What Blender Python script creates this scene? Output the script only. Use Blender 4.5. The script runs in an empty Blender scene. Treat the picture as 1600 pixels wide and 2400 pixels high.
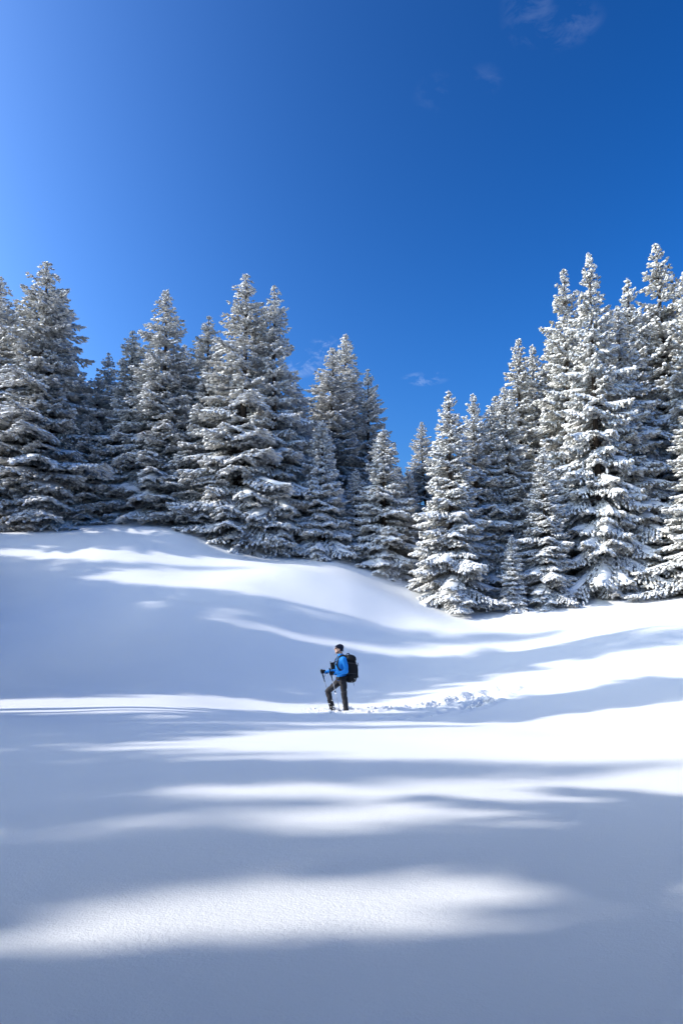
import bpy, bmesh, math, random
import numpy as np
from mathutils import Vector, Matrix

# ------------------------------------------------------------------ camera, sky, sun, exposure
SC = bpy.context.scene
R = math.radians
FPX, HORIZON, PITCH = 1600.0, 1500.0, 6.0       # focal length and eye level in photograph pixels (1600 x 2400)
CAM_Z = 1.6
SUN_AZ, SUN_EL = -95.0, 28.0                     # degrees from the view direction (+Y), negative = to the left
cam_data = bpy.data.cameras.new('camera')
cam_data.sensor_fit = 'VERTICAL'
cam_data.sensor_height = 36.0
cam_data.lens = 36.0 * FPX / 2400.0
PP_Y = HORIZON - FPX * math.tan(R(PITCH))        # row of the optical axis
cam_data.shift_y = (PP_Y - 1200.0) / 2400.0
cam_data.clip_end = 2000.0
cam = bpy.data.objects.new('camera', cam_data)
SC.collection.objects.link(cam)
cam.location = (0, 0, CAM_Z)
cam.rotation_euler = (R(90 + PITCH), 0, 0)
SC.camera = cam

SUN_DIR = Vector((math.sin(R(SUN_AZ)) * math.cos(R(SUN_EL)), math.cos(R(SUN_AZ)) * math.cos(R(SUN_EL)), math.sin(R(SUN_EL))))
sun_data = bpy.data.lights.new('sun', 'SUN')
sun_data.energy = 3.4
sun_data.angle = R(0.8)
sun_data.color = (1.0, 0.945, 0.86)
sun = bpy.data.objects.new('sun', sun_data)
SC.collection.objects.link(sun)
sun.rotation_euler = (-SUN_DIR).to_track_quat('-Z', 'Y').to_euler()

def pixel_dir(u, v):
    """direction through a photograph pixel, scaled to depth 1"""
    xx, yy = (u - 800.0) / FPX, (PP_Y - v) / FPX
    c, s = math.cos(R(PITCH)), math.sin(R(PITCH))
    dy, dz = c - yy * s, s + yy * c
    return Vector((xx / dy, 1.0, dz / dy))

world = bpy.data.worlds.new('World')
SC.world = world
world.use_nodes = True
def build_world():
    nt = world.node_tree
    N, L = nt.nodes, nt.links
    N.clear()
    out = N.new('ShaderNodeOutputWorld')
    bg = N.new('ShaderNodeBackground')
    bg.inputs['Strength'].default_value = 0.065
    sky = N.new('ShaderNodeTexSky')
    sky.sky_type = 'NISHITA'
    sky.sun_disc = False
    sky.sun_elevation = R(SUN_EL)
    sky.sun_rotation = R(SUN_AZ)
    sky.altitude = 500
    sky.air_density = 1.0
    sky.dust_density = 8.0
    sky.ozone_density = 3.0
    hsv = N.new('ShaderNodeHueSaturation')
    hsv.inputs['Saturation'].default_value = 1.10
    # overall contrast of the sky (a polarising filter's deep blue), highlights held at one level
    sep, com = N.new('ShaderNodeSeparateColor'), N.new('ShaderNodeCombineColor')
    L.new(sky.outputs['Color'], sep.inputs[0])
    for i in range(3):
        mn = N.new('ShaderNodeMath'); mn.operation = 'MINIMUM'; mn.inputs[1].default_value = 5.9
        L.new(sep.outputs[i], mn.inputs[0]); L.new(mn.outputs[0], com.inputs[i])
    gm = N.new('ShaderNodeGamma'); gm.inputs['Gamma'].default_value = 2.0
    tint = N.new('ShaderNodeMixRGB'); tint.blend_type = 'MULTIPLY'; tint.inputs['Fac'].default_value = 1.0
    tint.inputs['Color2'].default_value = (0.90, 1.0, 0.985, 1)
    L.new(com.outputs[0], gm.inputs['Color']); L.new(gm.outputs[0], tint.inputs['Color1']); L.new(tint.outputs[0], hsv.inputs['Color'])
    # thin wisps of cloud at fixed bearings
    tc = N.new('ShaderNodeTexCoord')
    noise = N.new('ShaderNodeTexNoise')
    noise.inputs['Scale'].default_value = 34.0
    noise.inputs['Detail'].default_value = 6.0
    noise.inputs['Roughness'].default_value = 0.62
    noise.inputs['Distortion'].default_value = 0.5
    mp = N.new('ShaderNodeMapping')
    mp.inputs['Scale'].default_value = (0.7, 0.7, 1.3)
    L.new(tc.outputs['Generated'], mp.inputs['Vector'])
    L.new(mp.outputs['Vector'], noise.inputs['Vector'])
    ramp = N.new('ShaderNodeMapRange')
    ramp.inputs['From Min'].default_value = 0.47
    ramp.inputs['From Max'].default_value = 0.78
    L.new(noise.outputs['Fac'], ramp.inputs['Value'])
    total = None
    for (u, v, ru, rv, amt) in [(1235, 20, 42, 55, .10), (1320, 62, 60, 32, .11), (1125, 192, 38, 26, .07), (1020, 215, 40, 30, .05),
                                (995, 888, 48, 14, .50), (762, 822, 34, 30, .55), (705, 850, 46, 28, .55)]:
        d = pixel_dir(u, v).normalized()
        right = d.cross(Vector((0, 0, 1))).normalized()
        up = right.cross(d)
        acc = None
        for ax, rad in ((right, ru), (up, rv)):
            dot = N.new('ShaderNodeVectorMath'); dot.operation = 'DOT_PRODUCT'
            dot.inputs[1].default_value = ax * (FPX / rad)
            L.new(tc.outputs['Generated'], dot.inputs[0])
            sq = N.new('ShaderNodeMath'); sq.operation = 'POWER'
            ab = N.new('ShaderNodeMath'); ab.operation = 'ABSOLUTE'
            L.new(dot.outputs['Value'], ab.inputs[0]); L.new(ab.outputs[0], sq.inputs[0])
            sq.inputs[1].default_value = 2.0
            if acc is None: acc = sq.outputs[0]
            else:
                ad = N.new('ShaderNodeMath'); ad.operation = 'ADD'
                L.new(acc, ad.inputs[0]); L.new(sq.outputs[0], ad.inputs[1]); acc = ad.outputs[0]
        fall = N.new('ShaderNodeMapRange')
        fall.interpolation_type = 'SMOOTHSTEP'
        fall.inputs['From Min'].default_value = 0.0
        fall.inputs['From Max'].default_value = 1.6
        fall.inputs['To Min'].default_value = amt
        fall.inputs['To Max'].default_value = 0.0
        L.new(acc, fall.inputs['Value'])
        front = N.new('ShaderNodeVectorMath'); front.operation = 'DOT_PRODUCT'
        front.inputs[1].default_value = d
        L.new(tc.outputs['Generated'], front.inputs[0])
        gt = N.new('ShaderNodeMath'); gt.operation = 'GREATER_THAN'; gt.inputs[1].default_value = 0.0
        L.new(front.outputs['Value'], gt.inputs[0])
        m = N.new('ShaderNodeMath'); m.operation = 'MULTIPLY'
        L.new(fall.outputs[0], m.inputs[0]); L.new(gt.outputs[0], m.inputs[1])
        if total is None: total = m.outputs[0]
        else:
            mx = N.new('ShaderNodeMath'); mx.operation = 'MAXIMUM'
            L.new(total, mx.inputs[0]); L.new(m.outputs[0], mx.inputs[1]); total = mx.outputs[0]
    mul = N.new('ShaderNodeMath'); mul.operation = 'MULTIPLY'
    L.new(total, mul.inputs[0]); L.new(ramp.outputs[0], mul.inputs[1])
    mix = N.new('ShaderNodeMixRGB')
    mix.inputs['Color2'].default_value = (8.0, 9.5, 12.5, 1)
    L.new(mul.outputs[0], mix.inputs['Fac'])
    L.new(hsv.outputs['Color'], mix.inputs['Color1'])
    L.new(mix.outputs['Color'], bg.inputs['Color'])
    L.new(bg.outputs[0], out.inputs[0])
build_world()

SC.view_settings.view_transform = 'Standard'
SC.view_settings.look = 'None'
SC.view_settings.gamma = 1.0
SC.view_settings.use_curve_mapping = False
SC.view_settings.exposure = 0.70
SC.cycles.max_bounces = 5
SC.cycles.diffuse_bounces = 3
SC.cycles.glossy_bounces = 2
SC.cycles.transmission_bounces = 2

# ------------------------------------------------------------------ helpers
COL = SC.collection
def tag(o, label=None, cat=None, group=None, kind=None):
    if label: o['label'] = label
    if cat: o['category'] = cat
    if group: o['group'] = group
    if kind: o['kind'] = kind
    return o
def link(name, data, parent=None):
    o = bpy.data.objects.new(name, data)
    COL.objects.link(o)
    if parent is not None: o.parent = parent
    return o
def np_mesh(name, verts, tris, mats, mat_idx=None, smooth=True, attrs=None):
    """mesh from numpy triangles or quads"""
    verts = np.asarray(verts, np.float32); tris = np.asarray(tris, np.int32)
    me = bpy.data.meshes.new(name)
    k = tris.shape[1]
    me.vertices.add(len(verts)); me.vertices.foreach_set('co', verts.ravel())
    me.loops.add(tris.size); me.loops.foreach_set('vertex_index', tris.ravel())
    me.polygons.add(len(tris))
    me.polygons.foreach_set('loop_start', np.arange(0, tris.size, k, dtype=np.int32))
    me.polygons.foreach_set('loop_total', np.full(len(tris), k, np.int32))
    if mat_idx is not None: me.polygons.foreach_set('material_index', np.asarray(mat_idx, np.int32))
    me.polygons.foreach_set('use_smooth', np.full(len(tris), smooth, bool))
    for m in mats: me.materials.append(m)
    if attrs:
        for n, a in attrs.items():
            at = me.attributes.new(n, 'FLOAT', 'POINT'); at.data.foreach_set('value', np.asarray(a, np.float32))
    me.update(calc_edges=True)
    return me

def hash2(ix, iy, seed):
    h = (ix.astype(np.int64) * 374761393 + iy.astype(np.int64) * 668265263 + seed * 974711) & 0xffffffff
    h = ((h ^ (h >> 13)) * 1274126177) & 0xffffffff
    return ((h ^ (h >> 16)) & 0xffff) / 65535.0
def vnoise(x, y, seed=0):
    x = np.asarray(x, float); y = np.asarray(y, float)
    ix, iy = np.floor(x), np.floor(y)
    fx, fy = x - ix, y - iy
    fx = fx * fx * fx * (fx * (fx * 6 - 15) + 10); fy = fy * fy * fy * (fy * (fy * 6 - 15) + 10)
    a, b = hash2(ix, iy, seed), hash2(ix + 1, iy, seed)
    c, d = hash2(ix, iy + 1, seed), hash2(ix + 1, iy + 1, seed)
    return (a + (b - a) * fx) * (1 - fy) + (c + (d - c) * fx) * fy - 0.5

# ------------------------------------------------------------------ materials
def new_mat(name):
    m = bpy.data.materials.new(name); m.use_nodes = True
    nt = m.node_tree
    return m, nt, nt.nodes['Principled BSDF']
def plain(name, col, rough=0.7, noise=0.0, nscale=40.0, bump=0.0, metal=0.0, spec=0.3, coat=0.0):
    m, nt, b = new_mat(name)
    b.inputs['Roughness'].default_value = rough
    b.inputs['Metallic'].default_value = metal
    b.inputs['Specular IOR Level'].default_value = spec
    b.inputs['Coat Weight'].default_value = coat
    tc = nt.nodes.new('ShaderNodeTexCoord')
    n = nt.nodes.new('ShaderNodeTexNoise'); n.inputs['Scale'].default_value = nscale; n.inputs['Detail'].default_value = 4
    nt.links.new(tc.outputs['Object'], n.inputs['Vector'])
    mix = nt.nodes.new('ShaderNodeMixRGB')
    mix.inputs['Color1'].default_value = tuple(c * (1 - noise) for c in col) + (1,)
    mix.inputs['Color2'].default_value = tuple(min(1, c * (1 + noise)) for c in col) + (1,)
    nt.links.new(n.outputs['Fac'], mix.inputs['Fac'])
    nt.links.new(mix.outputs[0], b.inputs['Base Color'])
    if bump:
        bp = nt.nodes.new('ShaderNodeBump'); bp.inputs['Strength'].default_value = bump; bp.inputs['Distance'].default_value = 0.01
        nt.links.new(n.outputs['Fac'], bp.inputs['Height']); nt.links.new(bp.outputs[0], b.inputs['Normal'])
    return m

def snow_ground_mat():
    m, nt, b = new_mat('snow_powder')
    N, L = nt.nodes, nt.links
    tc = N.new('ShaderNodeTexCoord')
    b.inputs['Roughness'].default_value = 0.72
    b.inputs['Specular IOR Level'].default_value = 0.22
    # faint tone variation
    big = N.new('ShaderNodeTexNoise'); big.inputs['Scale'].default_value = 0.5; big.inputs['Detail'].default_value = 5
    L.new(tc.outputs['Object'], big.inputs['Vector'])
    mix = N.new('ShaderNodeMixRGB')
    mix.inputs['Color1'].default_value = (0.83, 0.85, 0.88, 1)
    mix.inputs['Color2'].default_value = (0.90, 0.91, 0.92, 1)
    L.new(big.outputs['Fac'], mix.inputs['Fac']); L.new(mix.outputs[0], b.inputs['Base Color'])
    # grain of the crystals, wind ripple and soft lumps
    g = N.new('ShaderNodeTexNoise'); g.inputs['Scale'].default_value = 70.0; g.inputs['Detail'].default_value = 5; g.inputs['Roughness'].default_value = 0.6
    r = N.new('ShaderNodeTexNoise'); r.inputs['Scale'].default_value = 24.0; r.inputs['Detail'].default_value = 5; r.inputs['Roughness'].default_value = 0.65
    mp = N.new('ShaderNodeMapping'); mp.inputs['Scale'].default_value = (0.55, 1.0, 1.0); mp.inputs['Rotation'].default_value = (0, 0, 0.3)
    L.new(tc.outputs['Object'], mp.inputs['Vector'])
    L.new(mp.outputs[0], r.inputs['Vector']); L.new(tc.outputs['Object'], g.inputs['Vector'])
    b1 = N.new('ShaderNodeBump'); b1.inputs['Strength'].default_value = 0.17; b1.inputs['Distance'].default_value = 0.045
    b2 = N.new('ShaderNodeBump'); b2.inputs['Strength'].default_value = 0.62; b2.inputs['Distance'].default_value = 0.008
    L.new(r.outputs['Fac'], b1.inputs['Height']); L.new(g.outputs['Fac'], b2.inputs['Height'])
    L.new(b1.outputs[0], b2.inputs['Normal']); L.new(b2.outputs[0], b.inputs['Normal'])
    return m
M = {}
M['snow'] = snow_ground_mat()
M['tree_snow'] = plain('tree_snow', (0.84, 0.86, 0.88), 0.75, 0.04, 9.0, 0.0, spec=0.2)
M['clump'] = plain('clump_snow', (0.86, 0.87, 0.89), 0.75, 0.03, 25.0, 0.4, spec=0.2)
M['bark'] = plain('bark', (0.075, 0.058, 0.045), 0.9, 0.45, 14.0, 0.6)
def needle_mat(name, green, frost, lo, hi):
    m, nt, b = new_mat(name)
    N, L = nt.nodes, nt.links
    b.inputs['Roughness'].default_value = 0.7
    b.inputs['Specular IOR Level'].default_value = 0.2
    at = N.new('ShaderNodeAttribute'); at.attribute_name = 'frost'
    tc = N.new('ShaderNodeTexCoord')
    n = N.new('ShaderNodeTexNoise'); n.inputs['Scale'].default_value = 7.0; n.inputs['Detail'].default_value = 3
    L.new(tc.outputs['Object'], n.inputs['Vector'])
    add = N.new('ShaderNodeMath'); add.operation = 'ADD'
    L.new(at.outputs['Fac'], add.inputs[0]); L.new(n.outputs['Fac'], add.inputs[1])
    mr = N.new('ShaderNodeMapRange'); mr.inputs['From Min'].default_value = lo; mr.inputs['From Max'].default_value = hi
    L.new(add.outputs[0], mr.inputs['Value'])
    mix = N.new('ShaderNodeMixRGB')
    mix.inputs['Color1'].default_value = green + (1,); mix.inputs['Color2'].default_value = frost + (1,)
    L.new(mr.outputs[0], mix.inputs['Fac']); L.new(mix.outputs[0], b.inputs['Base Color'])
    return m
M['needles_frosted'] = needle_mat('needles_frosted', (0.095, 0.086, 0.058), (0.77, 0.75, 0.71), 0.12, 0.98)
M['needles_green'] = needle_mat('needles_green', (0.100, 0.090, 0.052), (0.72, 0.70, 0.65), 0.28, 1.06)

# ------------------------------------------------------------------ snow terrain
COLUMNS = {   # photograph column -> (depth in metres, photograph row) of the snow surface
    -150: [(11, 1748), (14, 1690), (17.5, 1648), (20, 1606), (22.5, 1525), (25.5, 1445), (28.5, 1387), (30, 1357), (31, 1343), (33.5, 1300), (36, 1266), (38, 1252), (42, 1232), (60, 1200)],
    0:    [(11, 1748), (14, 1690), (17.5, 1650), (20, 1610), (22.5, 1530), (25.5, 1450), (28.5, 1390), (30, 1359), (31, 1346), (33.5, 1300), (36, 1268), (38, 1252), (42, 1228), (60, 1195)],
    200:  [(11, 1748), (14, 1692), (17.5, 1652), (20, 1614), (22.5, 1538), (25.5, 1458), (28.5, 1398), (30, 1365), (31, 1345), (34, 1288), (37, 1248), (39, 1228), (42, 1222), (60, 1195)],
    400:  [(11, 1748), (14, 1694), (17.5, 1655), (20, 1622), (22.5, 1550), (25.5, 1472), (28.5, 1406), (30.5, 1360), (32, 1335), (34, 1300), (36.5, 1265), (38.5, 1247), (42, 1228), (60, 1200)],
    600:  [(11, 1750), (14, 1698), (18, 1660), (20, 1640), (22.5, 1580), (25.5, 1500), (28, 1435), (30.5, 1372), (32.5, 1325), (34, 1313), (36, 1309), (38, 1298), (42, 1285), (60, 1240)],
    800:  [(11, 1752), (14, 1702), (18.4, 1667), (20, 1652), (23, 1600), (26, 1530), (28.5, 1465), (31, 1402), (33, 1352), (34.5, 1347), (36.5, 1329), (39, 1312), (44, 1300), (60, 1250)],
    950:  [(11, 1752), (14, 1702), (18.4, 1662), (20, 1647), (23, 1605), (26, 1548), (29, 1488), (31, 1443), (33, 1404), (35, 1400), (38, 1356), (42, 1335), (60, 1270)],
    1090: [(11, 1750), (14, 1700), (18, 1655), (20, 1636), (23, 1592), (26, 1540), (29, 1492), (31, 1466), (32.5, 1450), (35, 1430), (40, 1390), (60, 1290)],
    1200: [(11, 1748), (14, 1696), (17, 1658), (20, 1625), (23, 1580), (26, 1535), (28.5, 1494), (30.5, 1468), (32, 1445), (35, 1414), (40, 1385), (60, 1290)],
    1350: [(11, 1742), (14, 1688), (17, 1642), (20, 1602), (23, 1562), (25.5, 1520), (28, 1476), (30, 1444), (32, 1424), (34, 1412), (40, 1390), (60, 1280)],
    1500: [(11, 1736), (14, 1678), (17, 1628), (20, 1585), (22.5, 1545), (25, 1500), (27.5, 1455), (29.5, 1428), (31.5, 1412), (34, 1404), (60, 1270)],
    1600: [(11, 1730), (14, 1668), (17, 1618), (19, 1590), (21.5, 1550), (24, 1505), (26.5, 1455), (29, 1418), (31, 1404), (34, 1396), (60, 1260)],
    1750: [(11, 1725), (14, 1655), (17, 1605), (19, 1578), (21.5, 1540), (24, 1495), (26.5, 1450), (29, 1412), (31, 1398), (34, 1385), (60, 1250)],
}
def pchip(xs, ys, x):
    xs, ys = np.array(xs, float), np.array(ys, float)
    h = np.diff(xs); d = np.diff(ys) / h
    m = np.zeros_like(xs)
    m[0], m[-1] = d[0], d[-1]
    for i in range(1, len(xs) - 1):
        m[i] = 0 if d[i - 1] * d[i] <= 0 else 2 * d[i - 1] * d[i] / (d[i - 1] + d[i])
    i = np.clip(np.searchsorted(xs, x) - 1, 0, len(xs) - 2)
    t = (x - xs[i]) / h[i]
    return ((1 + 2 * t) * (1 - t) ** 2 * ys[i] + t * (1 - t) ** 2 * h[i] * m[i] + t * t * (3 - 2 * t) * ys[i + 1] + t * t * (t - 1) * h[i] * m[i + 1])
TU = np.arange(-150, 1751, 10.0)
TY = np.concatenate([np.arange(0, 60, 0.25), np.arange(60, 401, 10.0)])
def build_table():
    us = sorted(COLUMNS)
    rows = []
    for u in us:
        ys, zs = [0, 3, 8], [0.0, -0.01, -0.05]
        for (Y, v) in COLUMNS[u]:
            ys.append(Y); zs.append(pixel_dir(u, v).z * Y + CAM_Z)
        ys += [150, 400]; zs += [zs[-1] + 5, zs[-1] + 6]
        rows.append(pchip(ys, zs, TY))
    rows = np.array(rows)
    tab = np.array([pchip(us, rows[:, j], TU) for j in range(len(TY))]).T      # [u, y]
    k = np.array([1, 3, 4, 3, 1.]); k /= k.sum()
    for ax in (0, 1):
        for _ in range(14 if ax == 0 else 5):
            p = np.pad(tab, [(2, 2) if a == ax else (0, 0) for a in (0, 1)], mode='edge')
            tab = sum(k[i] * np.take(p, range(i, i + tab.shape[ax]), axis=ax) for i in range(5))
    return tab
TAB = build_table()
TRAIL = [(0.03, 18.4), (0.75, 18.55), (1.6, 18.9), (2.4, 19.2), (3.2, 19.7), (4.0, 20.2), (4.8, 20.8)]
SPUR = [(4.9, 20.7), (4.1, 19.4), (3.2, 18.1), (2.2, 16.9), (1.2, 16.0), (0.2, 15.4)]      # a second, fainter line of steps
def base_height(x, y):
    x = np.asarray(x, float); y = np.asarray(y, float)
    u = np.clip(800 + FPX * x / np.maximum(y, 1.5), TU[0], TU[-1])
    yy = np.clip(y, 0, 399.9)
    iu = np.clip(((u - TU[0]) / 10.0).astype(int), 0, len(TU) - 2); fu = (u - TU[iu]) / 10.0
    iy = np.clip(np.searchsorted(TY, yy, side='right') - 1, 0, len(TY) - 2); fy = (yy - TY[iy]) / (TY[iy + 1] - TY[iy])
    z = (TAB[iu, iy] * (1 - fu) + TAB[iu + 1, iy] * fu) * (1 - fy) + (TAB[iu, iy + 1] * (1 - fu) + TAB[iu + 1, iy + 1] * fu) * fy
    far = np.clip(y / 25.0, 0.30, 1.0) * (1 - np.exp(-(x * x + (y - 18.4) ** 2) / 6.0))
    z = z + 0.36 * far * vnoise(x / 5.0 + 3.1, y / 3.6, 5) + 0.13 * far * vnoise(x / 2.3, y / 1.7 + 8, 9)
    return z
def trail_dist(x, y, TRAIL=TRAIL):
    d = np.full(np.shape(x), 1e9)
    for (ax, ay), (bx, by) in zip(TRAIL[:-1], TRAIL[1:]):
        vx, vy = bx - ax, by - ay
        t = np.clip(((x - ax) * vx + (y - ay) * vy) / (vx * vx + vy * vy), 0, 1)
        d = np.minimum(d, np.hypot(x - ax - t * vx, y - ay - t * vy))
    return d
def height(x, y):
    x = np.asarray(x, float); y = np.asarray(y, float)
    z = base_height(x, y)
    d = trail_dist(x, y)
    w = np.clip(1 - d / 0.42, 0, 1); w = w * w * (3 - 2 * w)
    rim = np.exp(-((d - 0.42) / 0.14) ** 2)
    rough = vnoise(x / 0.16, y / 0.16, 21) + 0.6 * vnoise(x / 0.07, y / 0.07, 22)
    d2 = trail_dist(x, y, SPUR); f2 = np.clip((y - 15.2) / 3.0, 0.15, 1.0)
    w2 = np.clip(1 - d2 / 0.36, 0, 1); w2 = w2 * w2 * (3 - 2 * w2) * f2
    rim2 = np.exp(-((d2 - 0.36) / 0.13) ** 2) * f2
    w, rim = np.maximum(w, w2), np.maximum(rim, rim2)
    steps = 0.5 + 0.5 * np.sin(x * 2 * math.pi / 0.62 + 2 * vnoise(x, y, 3))
    return z - w * (0.05 + 0.11 * steps) + rim * (0.03 + 0.07 * (vnoise(x / 0.5, y / 0.5, 31) + 0.3)) + (w + rim) * rough * 0.06
def graded(segs):
    out = []
    for a, b, n in segs: out += list(np.linspace(a, b, n, endpoint=False))
    out.append(segs[-1][1]); return np.array(out)
def build_ground():
    xs = graded([(-400, -80, 16), (-80, -30, 50), (-30, -6, 90), (-6, -0.8, 60), (-0.8, 5.4, 155), (5.4, 12, 60), (12, 32, 60), (32, 80, 24), (80, 400, 14)])
    ys = graded([(-120, -20, 14), (-20, 1, 30), (1, 12, 100), (12, 15, 22), (15, 17.9, 64), (17.9, 21.5, 88), (21.5, 50, 130), (50, 80, 20), (80, 400, 16)])
    X, Y = np.meshgrid(xs, ys)
    Z = height(X, Y)
    nx, ny = len(xs), len(ys)
    V = np.stack([X, Y, Z], -1).reshape(-1, 3)
    i = (np.arange(ny - 1)[:, None] * nx + np.arange(nx - 1)[None]).ravel()
    Q = np.stack([i, i + 1, i + nx + 1, i + nx], 1)
    o = link('snow_ground', np_mesh('snow_ground', V, Q, [M['snow']]))
    tag(o, 'deep undisturbed powder snow rolling up to the tree line', 'snow', kind='structure')
build_ground()

# ------------------------------------------------------------------ spruces
def unit(a): return a / np.maximum(np.linalg.norm(a, axis=-1, keepdims=True), 1e-9)
def make_spruce(seed, H, Rb, heavy, lift=0.02, ragged=0.18, droop=0.35, spray=0.27, needles='needles_frosted', whorl=0.33, nb=7, bare=0.22):
    """three meshes (trunk, crown, snow) of a spruce of height H and skirt radius Rb"""
    rng = np.random.default_rng(seed)
    wood_v, wood_f = [], []
    def tube(pts, rads, n):
        b = sum(len(v) for v in wood_v)
        pts = np.asarray(pts); m = len(pts)
        tang = unit(np.gradient(pts, axis=0))
        ref = np.array([0.31, 0.17, 0.93]) if abs(tang[0, 2]) < 0.8 else np.array([1.0, 0.1, 0])
        s = unit(np.cross(tang, ref)); t = np.cross(tang, s)
        a = np.arange(n) * 2 * math.pi / n
        ring = pts[:, None] + np.asarray(rads)[:, None, None] * (np.cos(a)[None, :, None] * s[:, None] + np.sin(a)[None, :, None] * t[:, None])
        wood_v.append(ring.reshape(-1, 3))
        i = b + (np.arange(m - 1)[:, None] * n + np.arange(n)[None]); j = b + (np.arange(m - 1)[:, None] * n + (np.arange(n)[None] + 1) % n)
        wood_f.append(np.stack([i.ravel(), j.ravel(), (j + n).ravel(), (i + n).ravel()], 1))
    # trunk with a slight bow
    tz = np.linspace(-0.6, H * 0.985, 14)
    bow = rng.normal(0, 0.012, 2) * H
    trunk = np.stack([bow[0] * np.sin(tz / H * 2.2), bow[1] * np.sin(tz / H * 1.7), tz], 1)
    def axis(z): return np.array([np.interp(z, tz, trunk[:, 0]), np.interp(z, tz, trunk[:, 1]), z])
    tr = 0.012 * H * (1 - np.clip(tz / H, 0, 1)) ** 0.8 + 0.012
    tube(trunk, tr, 9)
    tv, tf = wood_v[0], wood_f[0]; wood_v.clear(); wood_f.clear()
    # uneven outline: slowly varying reach by height and bearing
    bumps = [(rng.uniform(0, 2 * math.pi), rng.uniform(0.05, 0.95) * H, rng.uniform(-1, 1)) for _ in range(16)]
    O, D, LEN, SN, HV, PADS = [], [], [], [], [], []
    z = max(lift * H, 0.12)
    while z < H - 0.12:
        f = z / H
        n = max(3, int(round(nb * (1.0 - 0.35 * f) + rng.uniform(-0.6, 0.6))))
        a0 = rng.uniform(0, 2 * math.pi)
        for k in range(n):
            az = a0 + k * 2 * math.pi / n + rng.normal(0, 0.22)
            zz = z + rng.uniform(-1.1, 1.1) * whorl
            zz = min(max(zz, 0.08), H - 0.1)
            f = zz / H
            fl = max(0.0, (zz - lift * H) / (H - lift * H))
            L = Rb * ((1 - fl) ** 0.80) * (1 - 0.30 * math.exp(-(1 - fl) / 0.05)) * (0.60 + 0.40 * min(1, fl * 8 + 0.55)) * rng.uniform(0.64, 1.18)
            for (ba, bz, bw) in bumps:
                L *= 1 + ragged * bw * math.exp(-((math.remainder(az - ba, 2 * math.pi)) / 0.7) ** 2 - ((zz - bz) / (0.07 * H)) ** 2)
            if rng.random() < 0.10: L *= rng.uniform(1.08, 1.38)
            L = max(L, 0.05)
            sp = spray * (0.45 + 0.55 * min(1.0, (1 - fl) * 7))
            hv = heavy + (0.30 * (1 - fl) if heavy < 0.5 else 0.0)
            slope = np.interp(fl, [0, 0.35, 0.75, 1.0], [-0.30, -0.12, 0.22, 0.9]) * (1 + 0.3 * rng.normal()) - 0.06 * heavy
            sag = -droop * (0.25 + 0.75 * (1 - fl)) * rng.uniform(0.6, 1.3)
            up = 0.55 * abs(sag)
            d2 = np.array([math.cos(az), math.sin(az), 0]); side2 = np.array([-math.sin(az), math.cos(az), 0])
            swing = rng.normal(0, 0.10)
            def P(t):
                t = np.asarray(t, float)
                zc = L * (slope * t + sag * t ** 2 + up * t ** 4)
                return axis(zz)[None] + np.outer(L * t * (1 - 0.08 * t), d2) + np.outer(L * swing * t * t, side2) + np.outer(zc, [0, 0, 1])
            ts = np.linspace(0, 1, 5)
            tube(P(ts), np.interp(ts, [0, 1], [0.010 + 0.009 * L, 0.004]), 3)
            if L > 0.55 and rng.random() < 0.25 + 0.75 * hv:      # a draped pad of snow on the outer half of the bough
                pt = np.linspace(rng.uniform(0.30, 0.5), rng.uniform(0.92, 1.04), 5)
                pc = P(pt); wd = np.array([0.35, 0.85, 1.0, 0.8, 0.25]) * min(0.34, 0.11 * L + 0.05) * rng.uniform(0.6, 1.2) * (0.5 + 0.6 * hv)
                th = np.array([0.3, 0.9, 1.0, 0.9, 0.35]) * (0.03 + 0.085 * hv) * rng.uniform(0.6, 1.3)
                cs = np.array([(-1, -0.9), (-0.62, 0.45), (0, 1.0), (0.62, 0.45), (1, -0.9)])
                pv = pc[:, None] + (cs[None, :, 0] * wd[:, None])[..., None] * side2 + (cs[None, :, 1] * th[:, None] + 0.02)[..., None] * np.array([0, 0, 1.0])
                PADS.append(pv + rng.normal(0, 0.022, pv.shape))
            # sprays on the leader and on side twigs
            step = sp * 0.66
            nt = max(2, int(L * (1 - bare) / step))
            tt = np.linspace(bare if L > 0.8 else 0.1, 1.0, nt)
            pts = P(tt); tan = unit(P(np.minimum(tt + 0.03, 1.03)) - P(tt - 0.03))
            for i in range(nt):
                t = tt[i]
                O.append(pts[i]); D.append(unit(tan[i] + rng.normal(0, 0.12, 3))); LEN.append(sp * rng.uniform(0.8, 1.25)); SN.append(1.1); HV.append(hv)
                tw = min(0.95, 0.50 * L * (1 - t) ** 0.8 * rng.uniform(0.7, 1.2) + 0.10)
                for sg in (-1, 1):
                    tdir = unit(tan[i] * 0.75 + sg * side2 * rng.uniform(0.7, 1.1) + np.array([0, 0, -0.16 - 0.30 * rng.random()]))
                    m = max(1, int(round(tw / (sp * 0.70))))
                    for q in range(m):
                        s = (q + rng.uniform(0.1, 0.5)) * tw / m
                        pp = pts[i] + tdir * s + np.array([0, 0, -0.22 * s * s])
                        O.append(pp); D.append(unit(tdir + rng.normal(0, 0.20, 3) + np.array([0, 0, -0.25 * s])))
                        LEN.append(sp * rng.uniform(0.65, 1.15)); SN.append(1.0 - 0.25 * q / m); HV.append(hv)
        z += whorl * (0.80 + 0.22 * (1 - f)) * rng.uniform(0.8, 1.2)
    for q in range(5):       # leader shoot
        O.append(axis(H - 0.50 + 0.10 * q)); D.append(unit(np.array([rng.normal(0, .25), rng.normal(0, .25), 1.0]))); LEN.append(spray * (0.55 if q < 4 else 0.9)); SN.append(0.45); HV.append(heavy)
    O, D, LEN, SN, HV = np.array(O), np.array(D), np.array(LEN), np.array(SN), np.array(HV)
    n = len(O)
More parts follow.
